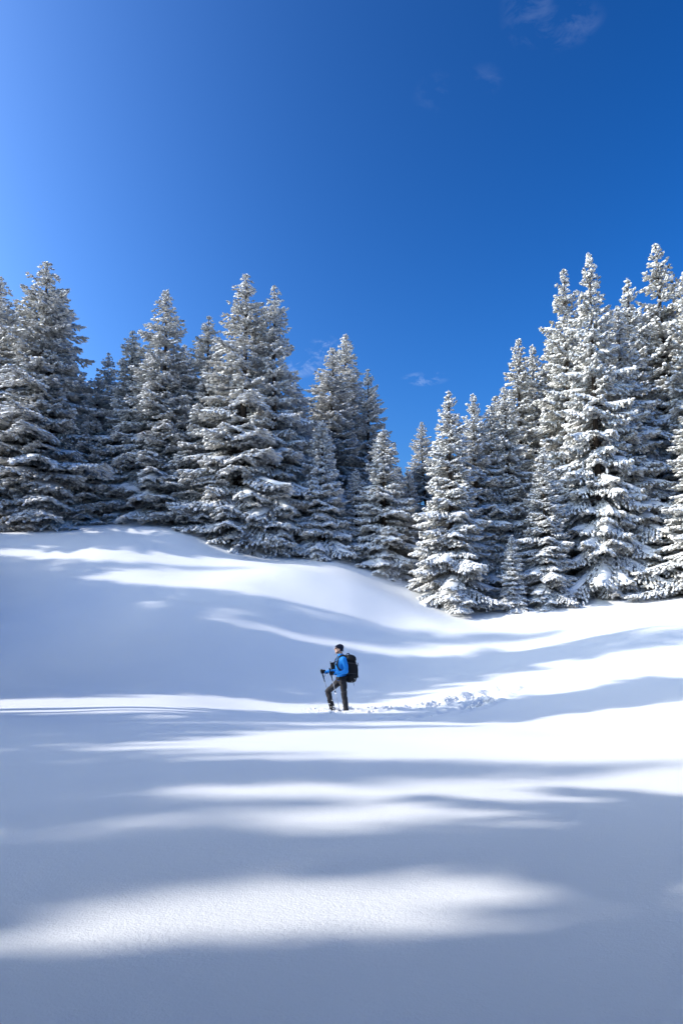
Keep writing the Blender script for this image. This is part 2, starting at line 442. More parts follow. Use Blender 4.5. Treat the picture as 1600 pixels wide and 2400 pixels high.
    S = unit(np.cross(D, np.array([0, 0, 1.0])) + 1e-4); U = np.cross(S, D)
    roll = rng.normal(0, 0.35, n)
    S, U = S * np.cos(roll)[:, None] + U * np.sin(roll)[:, None], U * np.cos(roll)[:, None] - S * np.sin(roll)[:, None]
    def place(T, sc_a, sc_b, sc_c):
        T = np.asarray(T)
        jit = rng.normal(0, 0.07, (n, len(T), 3))
        A = (T[None, :, 0] + jit[..., 0]) * sc_a[:, None]; B = (T[None, :, 1] + jit[..., 1] * 1.4) * sc_b[:, None]; C = (T[None, :, 2] + jit[..., 2]) * sc_c[:, None]
        return O[:, None] + A[..., None] * D[:, None] + B[..., None] * S[:, None] + C[..., None] * U[:, None]
    # needles: a fan, two hanging fringes and side spikes
    T = [(-.1, 0, 0), (.5, .45, -.05), (1.05, 0, -.05), (.5, -.45, -.05),
         (0, .12, .02), (.35, .28, -.75), (.75, .20, -.70), (1.0, .02, 0),
         (0, -.12, .02), (.35, -.28, -.75), (.75, -.20, -.70),
         (.2, 0, 0), (.42, 0, 0), (.62, .95, -.25), (.25, 0, 0), (.45, 0, 0), (.66, -.95, -.25),
         (.6, 0, 0), (.75, 0, 0), (1.05, .7, -.3), (.58, 0, 0), (.74, 0, 0), (1.05, -.7, -.3)]
    F = [(0, 1, 2), (0, 2, 3), (4, 5, 6), (4, 6, 7), (8, 9, 10), (8, 10, 7), (11, 12, 13), (14, 15, 16), (17, 18, 19), (20, 21, 22)]
    NV = place(T, LEN, LEN * 0.46, LEN * 0.40)
    NF = (np.arange(n)[:, None, None] * len(T) + np.array(F)[None])
    frost = np.repeat(rng.random(n), len(T))
    nv, nf = NV.reshape(-1, 3), NF.reshape(-1, 3)
    wv = np.concatenate(wood_v); wq = np.concatenate(wood_f)
    wt = np.concatenate([wq[:, [0, 1, 2]], wq[:, [0, 2, 3]]])
    cv = np.concatenate([nv, wv]); cf = np.concatenate([nf, wt + len(nv)])
    mi = np.concatenate([np.zeros(len(nf), int), np.ones(len(wt), int)])
    crown = np_mesh('crown', cv, cf, [M[needles], M['bark']], mi, True, {'frost': np.concatenate([frost, np.zeros(len(wv))])})
    # snow resting on the sprays
    keep = rng.random(n) < (0.76 + 0.24 * HV)
    T2 = [(-.12, 0, 0), (.28, .62, -.10), (.74, .55, -.12), (1.08, 0, -.10), (.74, -.55, -.12), (.28, -.62, -.10), (.28, 0, 1), (.74, 0, .85)]
    F2 = [(0, 6, 1), (1, 6, 7), (1, 7, 2), (2, 7, 3), (3, 7, 4), (4, 7, 6), (4, 6, 5), (5, 6, 0)]
    fat = np.clip(rng.normal(1, 0.28, n), 0.4, 1.8) * SN
    SV = place(T2, LEN * (0.78 + 0.25 * HV), LEN * (0.24 + 0.22 * HV) * fat, (0.024 + 0.050 * HV) * fat + 0.010)[keep]
    SV = SV + np.array([0, 0, 0.012])
    SF = (np.arange(len(SV))[:, None, None] * len(T2) + np.array(F2)[None]).reshape(-1, 3)[:, ::-1]
    i5 = (np.arange(4)[:, None] * 5 + np.arange(4)[None]).ravel()
    PF = np.concatenate([np.stack([i5, i5 + 1, i5 + 6], 1), np.stack([i5, i5 + 6, i5 + 5], 1)])
    PV = np.array(PADS).reshape(-1, 3)
    PF = (np.arange(len(PADS))[:, None, None] * 25 + PF[None]).reshape(-1, 3)[:, ::-1] + len(SV) * len(T2)
    snow = np_mesh('snow', np.concatenate([SV.reshape(-1, 3), PV]), np.concatenate([SF, PF]), [M['tree_snow']])
    tm = np_mesh('trunk', tv, tf, [M['bark']])
    return {'trunk': tm, 'crown': crown, 'snow': snow, 'H': H, 'R': Rb, 'n': n, 'pts': O + D * LEN[:, None] * 0.5}

PROTO = {
    # fine rime on grey trees (left), full skirts
    'rime_a': make_spruce(11, 15.0, 3.1, 0.28, ragged=0.24, spray=0.205),
    'rime_b': make_spruce(12, 15.0, 2.8, 0.36, ragged=0.22, spray=0.205, droop=0.42),
    'rime_c': make_spruce(13, 15.0, 2.9, 0.22, ragged=0.32, spray=0.205, droop=0.28),
    # heavier pads of snow (right)
    'pad_a': make_spruce(21, 15.0, 2.9, 0.70, ragged=0.24, spray=0.225, needles='needles_green'),
    'pad_b': make_spruce(22, 15.0, 2.7, 0.55, ragged=0.28, spray=0.215, needles='needles_green', droop=0.45),
    'pad_c': make_spruce(23, 15.0, 2.8, 0.80, ragged=0.20, spray=0.225, needles='needles_green', droop=0.30),
    # young trees
    'young_a': make_spruce(31, 8.0, 1.75, 0.45, ragged=0.20, spray=0.19, whorl=0.25, nb=8),
    'young_b': make_spruce(32, 8.0, 1.65, 0.80, ragged=0.20, spray=0.19, whorl=0.25, nb=8, needles='needles_green'),
    # old tree with a long bare stem
    'tall_stem': make_spruce(41, 17.0, 2.5, 0.4, lift=0.42, ragged=0.25, spray=0.30),
}
TREE_NO = 0
def plant(kind, x, y, h, w, label, group, lean=(0, 0), turn=None):
    global TREE_NO
    p = PROTO[kind]
    t = link('spruce_tree', None)
    rr = random.Random(TREE_NO * 7 + 5); TREE_NO += 1
    t.location = (x, y, float(height(x, y)) - 0.05)
    t.rotation_euler = (lean[0] + rr.gauss(0, 0.005), lean[1] + rr.gauss(0, 0.005), rr.uniform(0, 2 * math.pi) if turn is None else turn)
    t.scale = (w / p['R'], w / p['R'], h / p['H'])
    tag(t, label, 'tree', group)
    for k in ('trunk', 'crown', 'snow'): link(k, p[k], t)
    return t
def tree_px(kind, utip, vtip, ubase, Y, hw, label, group):
    """stand a tree with its tip at a photograph pixel and the front of its skirt near depth Y"""
    w = hw * (1.7 if group == GB else 1.26) / FPX * Y
    if group != GB: Y = Y + 0.75 * w
    d = pixel_dir(utip, vtip)
    x = d.x * Y
    h = d.z * Y + CAM_Z - float(height(x, Y)) + 0.05
    return plant(kind, x, Y, h, w, label, group)
GL, GR, GB = 'rime-covered spruces on the upper slope', 'snow-laden spruces on the right bank', 'spruces deeper in the wood'
TREES = [
    ('rime_a', 90, 612, 60, 37, 200, 'tall broad rimed spruce at the left edge with a blunt double top', GL),
    ('rime_c', 38, 650, -25, 38.6, 190, 'rimed spruce cut off by the left edge of the picture', GL),
    ('rime_b', 128, 688, 110, 38.4, 150, 'rimed spruce forming the right shoulder of the broad left-edge spruce', GL),
    ('rime_a', 500, 742, 480, 38.6, 120, 'rimed spruce forming the left shoulder of the largest broad spruce', GL),
    ('rime_c', 452, 850, 440, 42, 90, 'rimed spruce filling the notch right of the narrow peeking spruce', GB),
    ('rime_a', 228, 872, 210, 42, 80, 'rimed spruce low in the notch left of the shoulder spruce', GB),
    ('rime_b', 700, 905, 690, 42, 75, 'rimed spruce low in the notch right of the two largest left spruces', GB),
    ('pad_b', 1178, 905, 1180, 37, 70, 'snow-laden spruce low in the notch left of the two blunt spruces', GB),
    ('pad_a', 1430, 720, 1440, 36.5, 90, 'snow-laden spruce filling the notch right of the tall twins', GB),
    ('young_a', 165, 965, 152, 39.5, 62, 'short rounded spruce just right of the tall left-edge spruce', GL),
    ('rime_c', 375, 690, 350, 39, 125, 'slender pointed spruce standing above the snow crest on the left', GL),
    ('rime_b', 316, 780, 290, 39.8, 112, 'spruce leaning its shoulder out left of the slender pointed spruce', GL),
    ('rime_a', 252, 826, 255, 44, 60, 'small pale spruce top in the gap by the left-edge spruce', GB),
    ('rime_b', 200, 880, 195, 47, 55, 'lowest pale spruce top in the gap by the left-edge spruce', GB),
    ('rime_b', 427, 810, 430, 46, 76, 'narrow spruce peeking between the slender and the twin-topped spruces', GB),
    ('rime_a', 567, 642, 545, 36.3, 165, 'largest broad spruce of the left group with skirt spread on snow', GL),
    ('rime_b', 650, 674, 640, 37.4, 112, 'tall spruce pressed against the right side of the largest broad spruce', GL),
    ('rime_c', 748, 816, 748, 45.2, 84, 'pointed spruce behind, just left of the tallest centre spruce', GB),
    ('rime_b', 812, 780, 812, 44.2, 116, 'tallest centre spruce with symmetrical pointed crown', GL),
    ('rime_a', 856, 868, 858, 45.7, 62, 'spruce half hidden behind the right flank of tallest centre spruce', GB),
    ('young_a', 758, 985, 748, 37.2, 72, 'medium spruce with skirt on snow in front of the tallest centre spruce', GL),
    ('young_a', 900, 1006, 900, 36.8, 88, 'bushy medium spruce at the low end of the left group', GL),
    ('young_a', 836, 1100, 838, 38.2, 52, 'small spruce wedged between the two medium spruces in the middle', GL),
    ('young_a', 955, 1100, 955, 39.2, 46, 'thin small spruce at the gap in the middle of the tree line', GL),
    ('young_a', 930, 1095, 928, 41.2, 40, 'thin spruce top right behind the bushy medium spruce', GB),
    ('rime_c', 1008, 988, 1010, 51.2, 52, 'narrow distant spruce right of the sky gap', GB),
    ('pad_c', 1053, 920, 1078, 33.2, 100, 'conical snow-laden spruce at the left end of the right bank', GR),
    ('pad_a', 1116, 922, 1136, 34.7, 92, 'snow-laden spruce directly behind the conical one on right bank', GR),
    ('pad_b', 1156, 955, 1160, 37.2, 60, 'small spruce top showing between the conical and twin tops', GB),
    ('pad_b', 1213, 800, 1210, 39.2, 100, 'left one of two blunt spruces rising behind right bank', GR),
    ('pad_a', 1247, 808, 1252, 40.2, 92, 'right one of two blunt spruces rising behind right bank', GR),
    ('young_b', 1200, 1255, 1204, 33.2, 34, 'slim young spruce standing alone at the foot of the right bank', GR),
    ('pad_c', 1272, 1050, 1255, 33.2, 74, 'medium snow-laden spruce between slim young and the tall twin spruces', GR),
    ('pad_b', 1332, 627, 1345, 36.2, 122, 'left one of the tall twin spruces on the right', GR),
    ('pad_a', 1382, 600, 1398, 33.2, 122, 'right one of the tall twin spruces, its skirt on the snow', GR),
    ('pad_c', 1470, 662, 1472, 37.2, 112, 'blunt spruce between the tall twins and tallest right spruce', GR),
    ('pad_b', 1534, 567, 1532, 36.2, 150, 'tallest spruce of the right group with long ragged side branches', GR),
    ('pad_a', 1592, 640, 1605, 35.2, 130, 'spruce cut off by the right edge behind the drooping one', GR),
    ('pad_c', 1632, 900, 1620, 30.8, 130, 'spruce with heavy drooping white branches at the right edge', GR),
    ('young_b', 1492, 1120, 1490, 34.2, 62, 'medium spruce filling the space right of the tall twins', GR),
]
for a in TREES: tree_px(*a)
# the wood goes on behind the first rows
rb = random.Random(3)
for (u, v, Y, lab) in [
    (-60, 800, 46, 'dim spruce at the far left edge behind the broad double-topped spruce'),
    (60, 880, 48, 'dim spruce hidden low behind the tall broad left-edge spruce'),
    (140, 930, 51, 'dim spruce behind the short rounded spruce on the left'),
    (300, 900, 51, 'dim spruce between the shoulder spruce and the gap beside it'),
    (390, 900, 53, 'dim spruce low behind the slender pointed spruce'),
    (480, 860, 47, 'dim spruce showing left of the largest broad spruce'),
    (600, 830, 46, 'dim spruce between the tops of the two largest left spruces'),
    (700, 930, 50, 'dim spruce in the gap left of the pointed spruce behind'),
    (780, 950, 53, 'dim spruce between the pointed spruce and the tallest centre spruce'),
    (880, 1010, 50, 'dim spruce right behind the bushy medium spruce'),
    (1060, 1060, 46, 'dim spruce low behind the conical spruce on the right bank'),
    (1110, 1000, 44, 'dim spruce between the conical spruce and the one behind it'),
    (1180, 930, 44, 'dim spruce left behind the two blunt spruces'),
    (1290, 800, 44, 'dim spruce between the blunt pair and the tall twins'),
    (1350, 760, 43, 'dim spruce directly behind the tall twin spruces'),
    (1420, 740, 44, 'dim spruce right behind the tall twin spruces'),
    (1500, 720, 43, 'dim spruce left behind the tallest right spruce'),
    (1570, 730, 42, 'dim spruce right behind the tallest right spruce'),
    (1650, 700, 41, 'dim spruce behind the one cut by the right edge'),
    (1720, 680, 37, 'spruce just past the right edge beside the drooping one')]:
    tree_px(rb.choice(['rime_a', 'rime_b', 'rime_c']) if u < 1000 else rb.choice(['pad_a', 'pad_b']), u, v, u, Y, 0.19 * (1330 - v), lab, GB)
# the wood beside the clearing goes on past the left edge; the light reaches the snow through its gaps
SIDE = [   # x, y, height, skirt radius, shape, turn
    (-25.81, 22.11, 11.54, 1.73, 0, 4), (-38.09, -8.94, 14.28, 2.59, 3, 5), (-35.33, 28.14, 14.55, 1.93, 2, 6), (-45.91, 14.59, 14.3, 2.31, 3, 5), (-54.57, 36.31, 9.37, 1.78, 3, 6),
    (-23.18, 1.06, 14.44, 2.55, 1, 0), (-28.07, -7.41, 9.37, 1.71, 2, 5), (-42.7, -3.49, 19.7, 2.56, 1, 3), (-26.61, 34.29, 17.8, 1.96, 3, 4), (-29.35, 2.99, 17.82, 2.52, 3, 0),
    (-34.56, 10.23, 11.5, 2.29, 3, 6), (-35.36, 2.98, 18.05, 3.53, 2, 3), (-26.86, 8, 13.39, 2.13, 1, 0), (-25.53, 9.31, 12.2, 2.17, 3, 6), (-21.49, 22.43, 16.64, 2.76, 3, 7),
    (-51.37, -3.52, 12.33, 2.07, 3, 0), (-33.87, 22.95, 18.72, 3.34, 3, 3), (-40.33, 10.45, 19.2, 3.8, 1, 7), (-51.69, 34.91, 12.31, 2.03, 0, 4), (-20.73, 23.07, 14.9, 3, 2, 0),
    (-13.29, -3.2, 15.18, 2.22, 3, 5), (-32.45, 30.86, 10.66, 2, 0, 0), (-22.19, 1.85, 10.85, 1.85, 2, 3), (-42.27, 41.19, 17.41, 2.72, 3, 4), (-21.15, -3.93, 20.42, 3.94, 1, 4),
    (-40.68, 30.3, 16.05, 2.63, 1, 5), (-54.46, 35.2, 17.16, 2.24, 0, 2), (-49.63, 32.26, 19.53, 3.99, 2, 6), (-27.01, 27.46, 12.72, 2.09, 0, 2), (-19.94, 2.71, 9.72, 1.75, 3, 3),
    (-17.55, 11.43, 8.79, 1.74, 0, 0), (-32.87, 34.43, 13.11, 2.66, 3, 7), (-27.72, 8.32, 12.72, 1.56, 3, 5), (-42.28, 26.33, 20.18, 3.14, 2, 2), (-36.44, 5.91, 20.64, 3.69, 0, 2),
    (-25.01, 11.04, 14.72, 2.42, 2, 3), (-33.41, 6.92, 17.69, 2.38, 1, 7), (-41.59, 28.21, 8.98, 1.62, 0, 4), (-40.94, 33.36, 18.57, 2.55, 3, 6), (-50.26, 30.97, 10.7, 2.3, 0, 6),
    (-21.32, 18.62, 11.05, 2.19, 2, 4), (-32.65, 4.47, 16.62, 3.25, 3, 1), (-52.33, 30.34, 12.52, 1.83, 0, 6), (-52.6, 11.58, 12.33, 1.73, 3, 6), (-32.51, 12.48, 15.4, 2.82, 3, 1),
    (-23.93, 12.5, 11.71, 1.95, 0, 0), (-39.48, -3.94, 9.95, 1.57, 2, 4), (-54.56, 28.82, 14.86, 2.45, 2, 7), (-12.8, 4.5, 22.85, 2.51, 3, 7), (-25.21, 2.42, 12.68, 1.87, 3, 4),
    (-30.64, 4.34, 16.58, 2.43, 3, 1), (-45.38, 34.88, 9.25, 1.48, 2, 1), (-33.63, 31.64, 10.7, 2.16, 1, 1), (-22.03, 22.51, 21.26, 4.5, 0, 3), (-26.3, 6.25, 16.38, 3.39, 1, 0),
    (-44.37, 34.35, 14.15, 2.53, 3, 0), (-37.97, 28.62, 15.44, 1.89, 3, 2), (-26.68, 16.8, 11.46, 1.76, 2, 1), (-19.91, 7.32, 11.35, 2.2, 3, 3), (-38.02, 3.79, 16.99, 2.77, 3, 6),
    (-25.96, 22.38, 18.74, 2.96, 0, 0), (-32.85, 32.39, 7.89, 1.35, 2, 5), (-55.27, 25.56, 17.24, 3.36, 3, 2), (-28.88, 16.7, 12.36, 2.58, 2, 2), (-54.2, 36.4, 12.37, 2.38, 2, 1),
    (-34.86, 27.4, 15.31, 3.01, 0, 2), (-48, 23.57, 19.95, 2.56, 3, 5), (-49.7, 24.41, 10.66, 1.92, 1, 6), (-24, 2.76, 12.62, 1.9, 0, 7), (-55.8, 38.51, 9.22, 1.74, 3, 3),
    (-24.79, 23.46, 13.34, 2.57, 0, 0), (-51.13, 4.75, 13.53, 2.39, 2, 4), (-42.77, -6.74, 14.44, 2.75, 2, 6), (-38.2, 8.58, 18.93, 2.36, 3, 3), (-19.54, 22.99, 14.58, 2.23, 3, 1),
    (-25.55, 29.84, 9.03, 1.86, 0, 2), (-25.24, 26.55, 9.08, 1.67, 0, 6), (-26.47, 10.33, 13.28, 2.62, 3, 1), (-41.79, 28.84, 21.63, 2.38, 2, 4), (-38.04, 11.31, 20.73, 2.46, 3, 7),
    (-13.76, 15.14, 16.33, 1.8, 3, 2), (-45.85, -5.6, 19.46, 3.19, 2, 1), (-45.6, 27.67, 19.16, 3.4, 3, 3), (-29.72, 31.58, 9.15, 1.25, 3, 1), (-54.35, 29.55, 17.78, 2.11, 2, 6),
    (-31.32, -6.46, 14.68, 2.15, 3, 6), (-50.18, 12.15, 8.36, 1.59, 0, 6), (-47.72, 7.36, 11.99, 1.71, 0, 6), (-37.58, 5.13, 21.23, 3.06, 3, 7), (-22.81, 1.43, 15.32, 2.98, 0, 3),
    (-40.36, 26.72, 17.71, 2.73, 2, 4), (-48.17, -0.74, 19.29, 3.24, 0, 1), (-17.5, -1.02, 21.72, 4.09, 3, 7), (-21.44, 19.43, 13.71, 2.67, 2, 4), (-43.5, -5.29, 17.11, 3.48, 2, 4),
    (-13.39, 15.76, 23.34, 2.57, 3, 1), (-22.28, -0.09, 19.6, 4.05, 1, 6), (-52.38, 3.82, 11.27, 2.18, 1, 4), (-36.69, 22.49, 17.48, 3.25, 0, 1), (-37.52, 24.81, 24.99, 3.08, 3, 7),
    (-29.97, 2.48, 16.11, 2.68, 0, 7), (-35.52, 33.25, 13.73, 1.6, 3, 7), (-31.03, 8.57, 15.47, 1.99, 2, 6), (-19.68, 19.17, 12.04, 2.57, 1, 1), (-21.98, 0.23, 16.56, 3.06, 3, 2),
    (-26.35, 17.45, 11.87, 1.73, 3, 0), (-20.98, 23.22, 18.65, 2.25, 1, 6), (-21.73, 27.81, 11.23, 1.47, 2, 7), (-42.06, 13.79, 17.68, 2.82, 3, 5), (-33.8, 18.52, 9.18, 1.28, 2, 4),
    (-26.21, 12.32, 11.36, 1.53, 3, 4), (-28.56, 20.37, 18.32, 2.8, 1, 4),
]
for (x, y, hh, w, st, rt) in SIDE:
    plant(['rime_a', 'rime_b', 'rime_c', 'tall_stem'][st], x, y, hh, w, 'spruce of the wood beyond the left edge, shading the clearing', 'spruces of the wood beyond the left edge', turn=rt * math.pi / 4)

# unseen spruces added round the viewpoint to block sky light from the foreground
for i, (x, y, hh, w) in enumerate([(-5.5, -7.5, 15, 2.9), (-0.8, -8.5, 17, 3.0), (4.2, -7.0, 14, 2.8), (8.5, -4.0, 16, 2.9), (10.5, 1.5, 14, 2.6), (-10.5, -6.0, 16, 3.0), (1.8, -13, 18, 3.2), (-3.5, -14, 18, 3.2), (8, -11, 18, 3.1),
                                   (-3.2, -4.4, 13, 2.4), (1.6, -4.8, 14, 2.6), (6.2, -1.2, 13, 2.5), (8.6, 4.6, 13, 2.4), (-7.0, -3.0, 14, 2.6), (3.9, -3.4, 12, 2.3), (-5.2, -2.4, 11, 2.0), (5.9, 2.6, 11, 2.0), (9.5, 8.6, 14, 2.6), (12.5, 12.5, 14, 2.6),
                                   (-2.6, -1.8, 17, 2.7), (2.4, -1.6, 16, 2.6), (4.7, 1.2, 17, 2.6), (7.2, 4.4, 18, 2.6), (-5.0, 0.5, 17, 2.5)]):
    plant('tall_stem' if i > 18 else ['rime_a', 'rime_b', 'rime_c'][i % 3], x, y, hh, w, 'unseen spruce added round the near side of the clearing to darken the foreground', 'unseen spruces added behind the viewpoint')

# ------------------------------------------------------------------ churned snow along the trail
def build_clumps():
    rng = np.random.default_rng(77)
    bm = bmesh.new(); bmesh.ops.create_icosphere(bm, subdivisions=1, radius=1.0)
    bv = np.array([v.co[:] for v in bm.verts]); bf = np.array([[v.index for v in f.verts] for f in bm.faces]); bm.free()
    V, F = [], []
    T = np.array(TRAIL); seg = np.r_[0, np.cumsum(np.hypot(*np.diff(T, axis=0).T))]
    def add(x, y, r, lift=0.25):
        sc = np.array([rng.uniform(.8, 1.3), rng.uniform(.8, 1.3), rng.uniform(.6, .95)]) * r
        a = rng.uniform(0, 6.28); c, s = math.cos(a), math.sin(a)
        v = bv * (1 + rng.normal(0, .13, (len(bv), 1))) * sc
        v = np.stack([v[:, 0] * c - v[:, 1] * s, v[:, 0] * s + v[:, 1] * c, v[:, 2]], 1)
        F.append(bf + sum(len(q) for q in V)); V.append(v + np.array([x, y, float(height(x, y)) + lift * r]))
    for i in range(520):
        s = rng.uniform(0, seg[-1]) if i % 3 else rng.normal(seg[-1] * 0.62, 0.45)
        x, y = np.interp(s, seg, T[:, 0]), np.interp(s, seg, T[:, 1])
        side = rng.choice([-1, 1]) * abs(rng.normal(0.30, 0.13))
        r = min(0.050, 0.008 + rng.exponential(0.008)) * (1.25 if 2.2 < s < 3.6 else 1.0)
        add(x + rng.normal(0, .05), y + side, r)
    S2 = np.array(SPUR); seg2 = np.r_[0, np.cumsum(np.hypot(*np.diff(S2, axis=0).T))]
    for i in range(360):
        s = abs(rng.normal(0, 2.4)) if i % 2 else abs(rng.normal(1.9, 0.8))
        if s > seg2[-1]: continue
        x, y = np.interp(s, seg2, S2[:, 0]), np.interp(s, seg2, S2[:, 1])
        add(x + rng.normal(0, .12), y + rng.normal(0, .20), min(.055, 0.008 + rng.exponential(0.009)) * (1.3 if 1.0 < s < 2.6 else 0.8), 0.35)
    for i in range(130):      # kicked up round the boots
        a, d = rng.uniform(0, 6.28), abs(rng.normal(0, 0.34))
        add(-0.1 + d * math.cos(a) * 1.5, 18.4 + d * math.sin(a), min(.06, 0.012 + rng.exponential(0.014)))
    for i in range(60):
        add(-0.4 - abs(rng.normal(0, .35)), 18.4 + rng.normal(0, .22), 0.01 + rng.exponential(0.010))
    o = link('snow_clumps', np_mesh('snow_clumps', np.concatenate(V), np.concatenate(F), [M['clump']], smooth=True))
    tag(o, 'churned lumps of snow thrown up along the boot track', 'snow', kind='stuff')
build_clumps()

# ------------------------------------------------------------------ the hiker
M['skin'] = plain('skin', (0.66, 0.42, 0.31), 0.55, 0.06, 30.0)
M['stubble'] = plain('stubble', (0.10, 0.065, 0.045), 0.8, 0.3, 200.0)
M['jacket'] = plain('blue_softshell', (0.025, 0.33, 0.90), 0.62, 0.10, 26.0, 0.25)
M['jacket_dark'] = plain('dark_blue_fabric', (0.010, 0.065, 0.26), 0.65, 0.10, 30.0, 0.2)
M['trousers'] = plain('charcoal_trousers', (0.030, 0.029, 0.033), 0.75, 0.25, 22.0, 0.3)
M['seam'] = plain('grey_seam', (0.12, 0.12, 0.125), 0.7, 0.1, 60.0)
M['beanie'] = plain('navy_knit', (0.012, 0.017, 0.040), 0.9, 0.3, 120.0, 0.5)
M['black'] = plain('black_nylon', (0.008, 0.008, 0.009), 0.62, 0.35, 35.0, 0.3)
M['grey'] = plain('grey_webbing', (0.05, 0.05, 0.052), 0.7, 0.2, 60.0)
M['plastic'] = plain('black_plastic', (0.012, 0.012, 0.013), 0.38, 0.1, 20.0)
M['white'] = plain('white_print', (0.75, 0.75, 0.75), 0.6, 0.04, 60.0)
M['alu'] = plain('brushed_aluminium', (0.62, 0.62, 0.63), 0.32, 0.06, 90.0, metal=0.85)
M['lens'] = plain('sunglass_lens', (0.012, 0.009, 0.007), 0.12, 0.1, 10.0, spec=0.6)
M['boot'] = plain('boot_leather', (0.028, 0.024, 0.022), 0.7, 0.3, 30.0, 0.3)

def v3(*a): return Vector(a)
def add_hull(bm, balls):
    """convex hull round spheres (centre, radius)"""
    tmp = bmesh.new()
    for c, r in balls:
        r3 = r if hasattr(r, '__len__') else (r, r, r)
        bmesh.ops.create_icosphere(tmp, subdivisions=2, radius=1.0, matrix=Matrix.Translation(c) @ Matrix.Diagonal((r3[0], r3[1], r3[2], 1)))
    res = bmesh.ops.convex_hull(tmp, input=tmp.verts[:])
    bmesh.ops.delete(tmp, geom=list({g for g in res['geom_interior'] + res['geom_unused'] if isinstance(g, bmesh.types.BMVert)}), context='VERTS')
    me = bpy.data.meshes.new('tmp'); tmp.to_mesh(me); tmp.free(); bm.from_mesh(me); bpy.data.meshes.remove(me)
def add_chain(bm, pts):
    for a, b in zip(pts[:-1], pts[1:]): add_hull(bm, [a, b])
def fused(name, bm, mat, parent=None, voxel=0.01, smooth=4, wrinkle=0.0, wsize=0.06, cut=None):
    """overlapping closed shapes grown into one continuous skin"""
    me = bpy.data.meshes.new(name); bm.to_mesh(me); bm.free()
    o = bpy.data.objects.new(name, me); COL.objects.link(o)
    m = o.modifiers.new('r', 'REMESH'); m.mode = 'VOXEL'; m.voxel_size = voxel; m.use_smooth_shade = True
    if smooth:
        m = o.modifiers.new('s', 'SMOOTH'); m.iterations = smooth; m.factor = 0.5
    if wrinkle:
        tx = bpy.data.textures.new(name, 'CLOUDS'); tx.noise_scale = wsize; tx.noise_depth = 1
        m = o.modifiers.new('d', 'DISPLACE'); m.texture = tx; m.strength = wrinkle; m.mid_level = 0.5; m.texture_coords = 'LOCAL'
    dg = bpy.context.evaluated_depsgraph_get()
    new = bpy.data.meshes.new_from_object(o.evaluated_get(dg)); new.name = name
    o.modifiers.clear(); o.data = new; bpy.data.meshes.remove(me)
    new.materials.clear(); new.materials.append(mat)
    new.polygons.foreach_set('use_smooth', np.ones(len(new.polygons), bool))
    if parent is not None: o.parent = parent
    return o
def sweep(name, path, rads, mat, parent, n=10, flat=None, centre=None):
    """round tube, or a flat strap (width, thickness) facing away from a centre line"""
    P = np.array([tuple(p) for p in path], float)
    # resample smoothly
    t = np.arange(len(P)); tt = np.linspace(0, len(P) - 1, (len(P) - 1) * 6 + 1)
    if len(P) > 2: P2 = np.stack([pchip(t, P[:, k], tt) for k in range(3)], 1)
    else: P2 = np.stack([np.interp(tt, t, P[:, k]) for k in range(3)], 1)
    r2 = np.interp(tt, t, rads) if hasattr(rads, '__len__') else np.full(len(tt), rads)
    tan = unit(np.gradient(P2, axis=0))
    if centre is not None: out = P2 - np.array(centre)[None] * np.array([1, 1, 0]) - np.array([0, 0, 1]) * P2
    else: out = np.tile(np.array([0.13, -1.0, 0.21]), (len(P2), 1))
    out = unit(out - tan * (out * tan).sum(1, keepdims=True)); side = np.cross(tan, out)
    a = np.arange(n) * 2 * math.pi / n
    ca, sa = np.cos(a), np.sin(a)
    if flat is not None:
        ca, sa = np.sign(ca) * np.abs(ca) ** 0.5 * flat[0], np.sign(sa) * np.abs(sa) ** 0.5 * flat[1]
        ring = P2[:, None] + ca[None, :, None] * side[:, None] + sa[None, :, None] * out[:, None]
    else:
        ring = P2[:, None] + r2[:, None, None] * (ca[None, :, None] * side[:, None] + sa[None, :, None] * out[:, None])
    m = len(P2)
    V = np.concatenate([ring.reshape(-1, 3), P2[:1], P2[-1:]])
    i = (np.arange(m - 1)[:, None] * n + np.arange(n)[None]).ravel(); j = (np.arange(m - 1)[:, None] * n + (np.arange(n)[None] + 1) % n).ravel()
    tri = [np.stack([i, j, j + n], 1), np.stack([i, j + n, i + n], 1)]
    k = np.arange(n); k1 = (k + 1) % n
    tri += [np.stack([k1, k, np.full(n, m * n)], 1), np.stack([(m - 1) * n + k, (m - 1) * n + k1, np.full(n, m * n + 1)], 1)]
    return link(name, np_mesh(name, V, np.concatenate(tri), [mat]), parent)
def rbox(name, c, size, mat, parent, bev=0.3, rot=(0, 0, 0), seg=2):
    bm = bmesh.new(); bmesh.ops.create_cube(bm, size=1.0)
    for v in bm.verts: v.co = Vector((v.co.x * size[0], v.co.y * size[1], v.co.z * size[2]))
    bmesh.ops.bevel(bm, geom=bm.edges[:], offset=min(size) * bev, segments=seg, affect='EDGES', profile=0.6)
    me = bpy.data.meshes.new(name); bm.to_mesh(me); bm.free(); me.materials.append(mat)
    me.polygons.foreach_set('use_smooth', np.ones(len(me.polygons), bool))
    o = link(name, me, parent); o.location = c; o.rotation_euler = rot
    return o

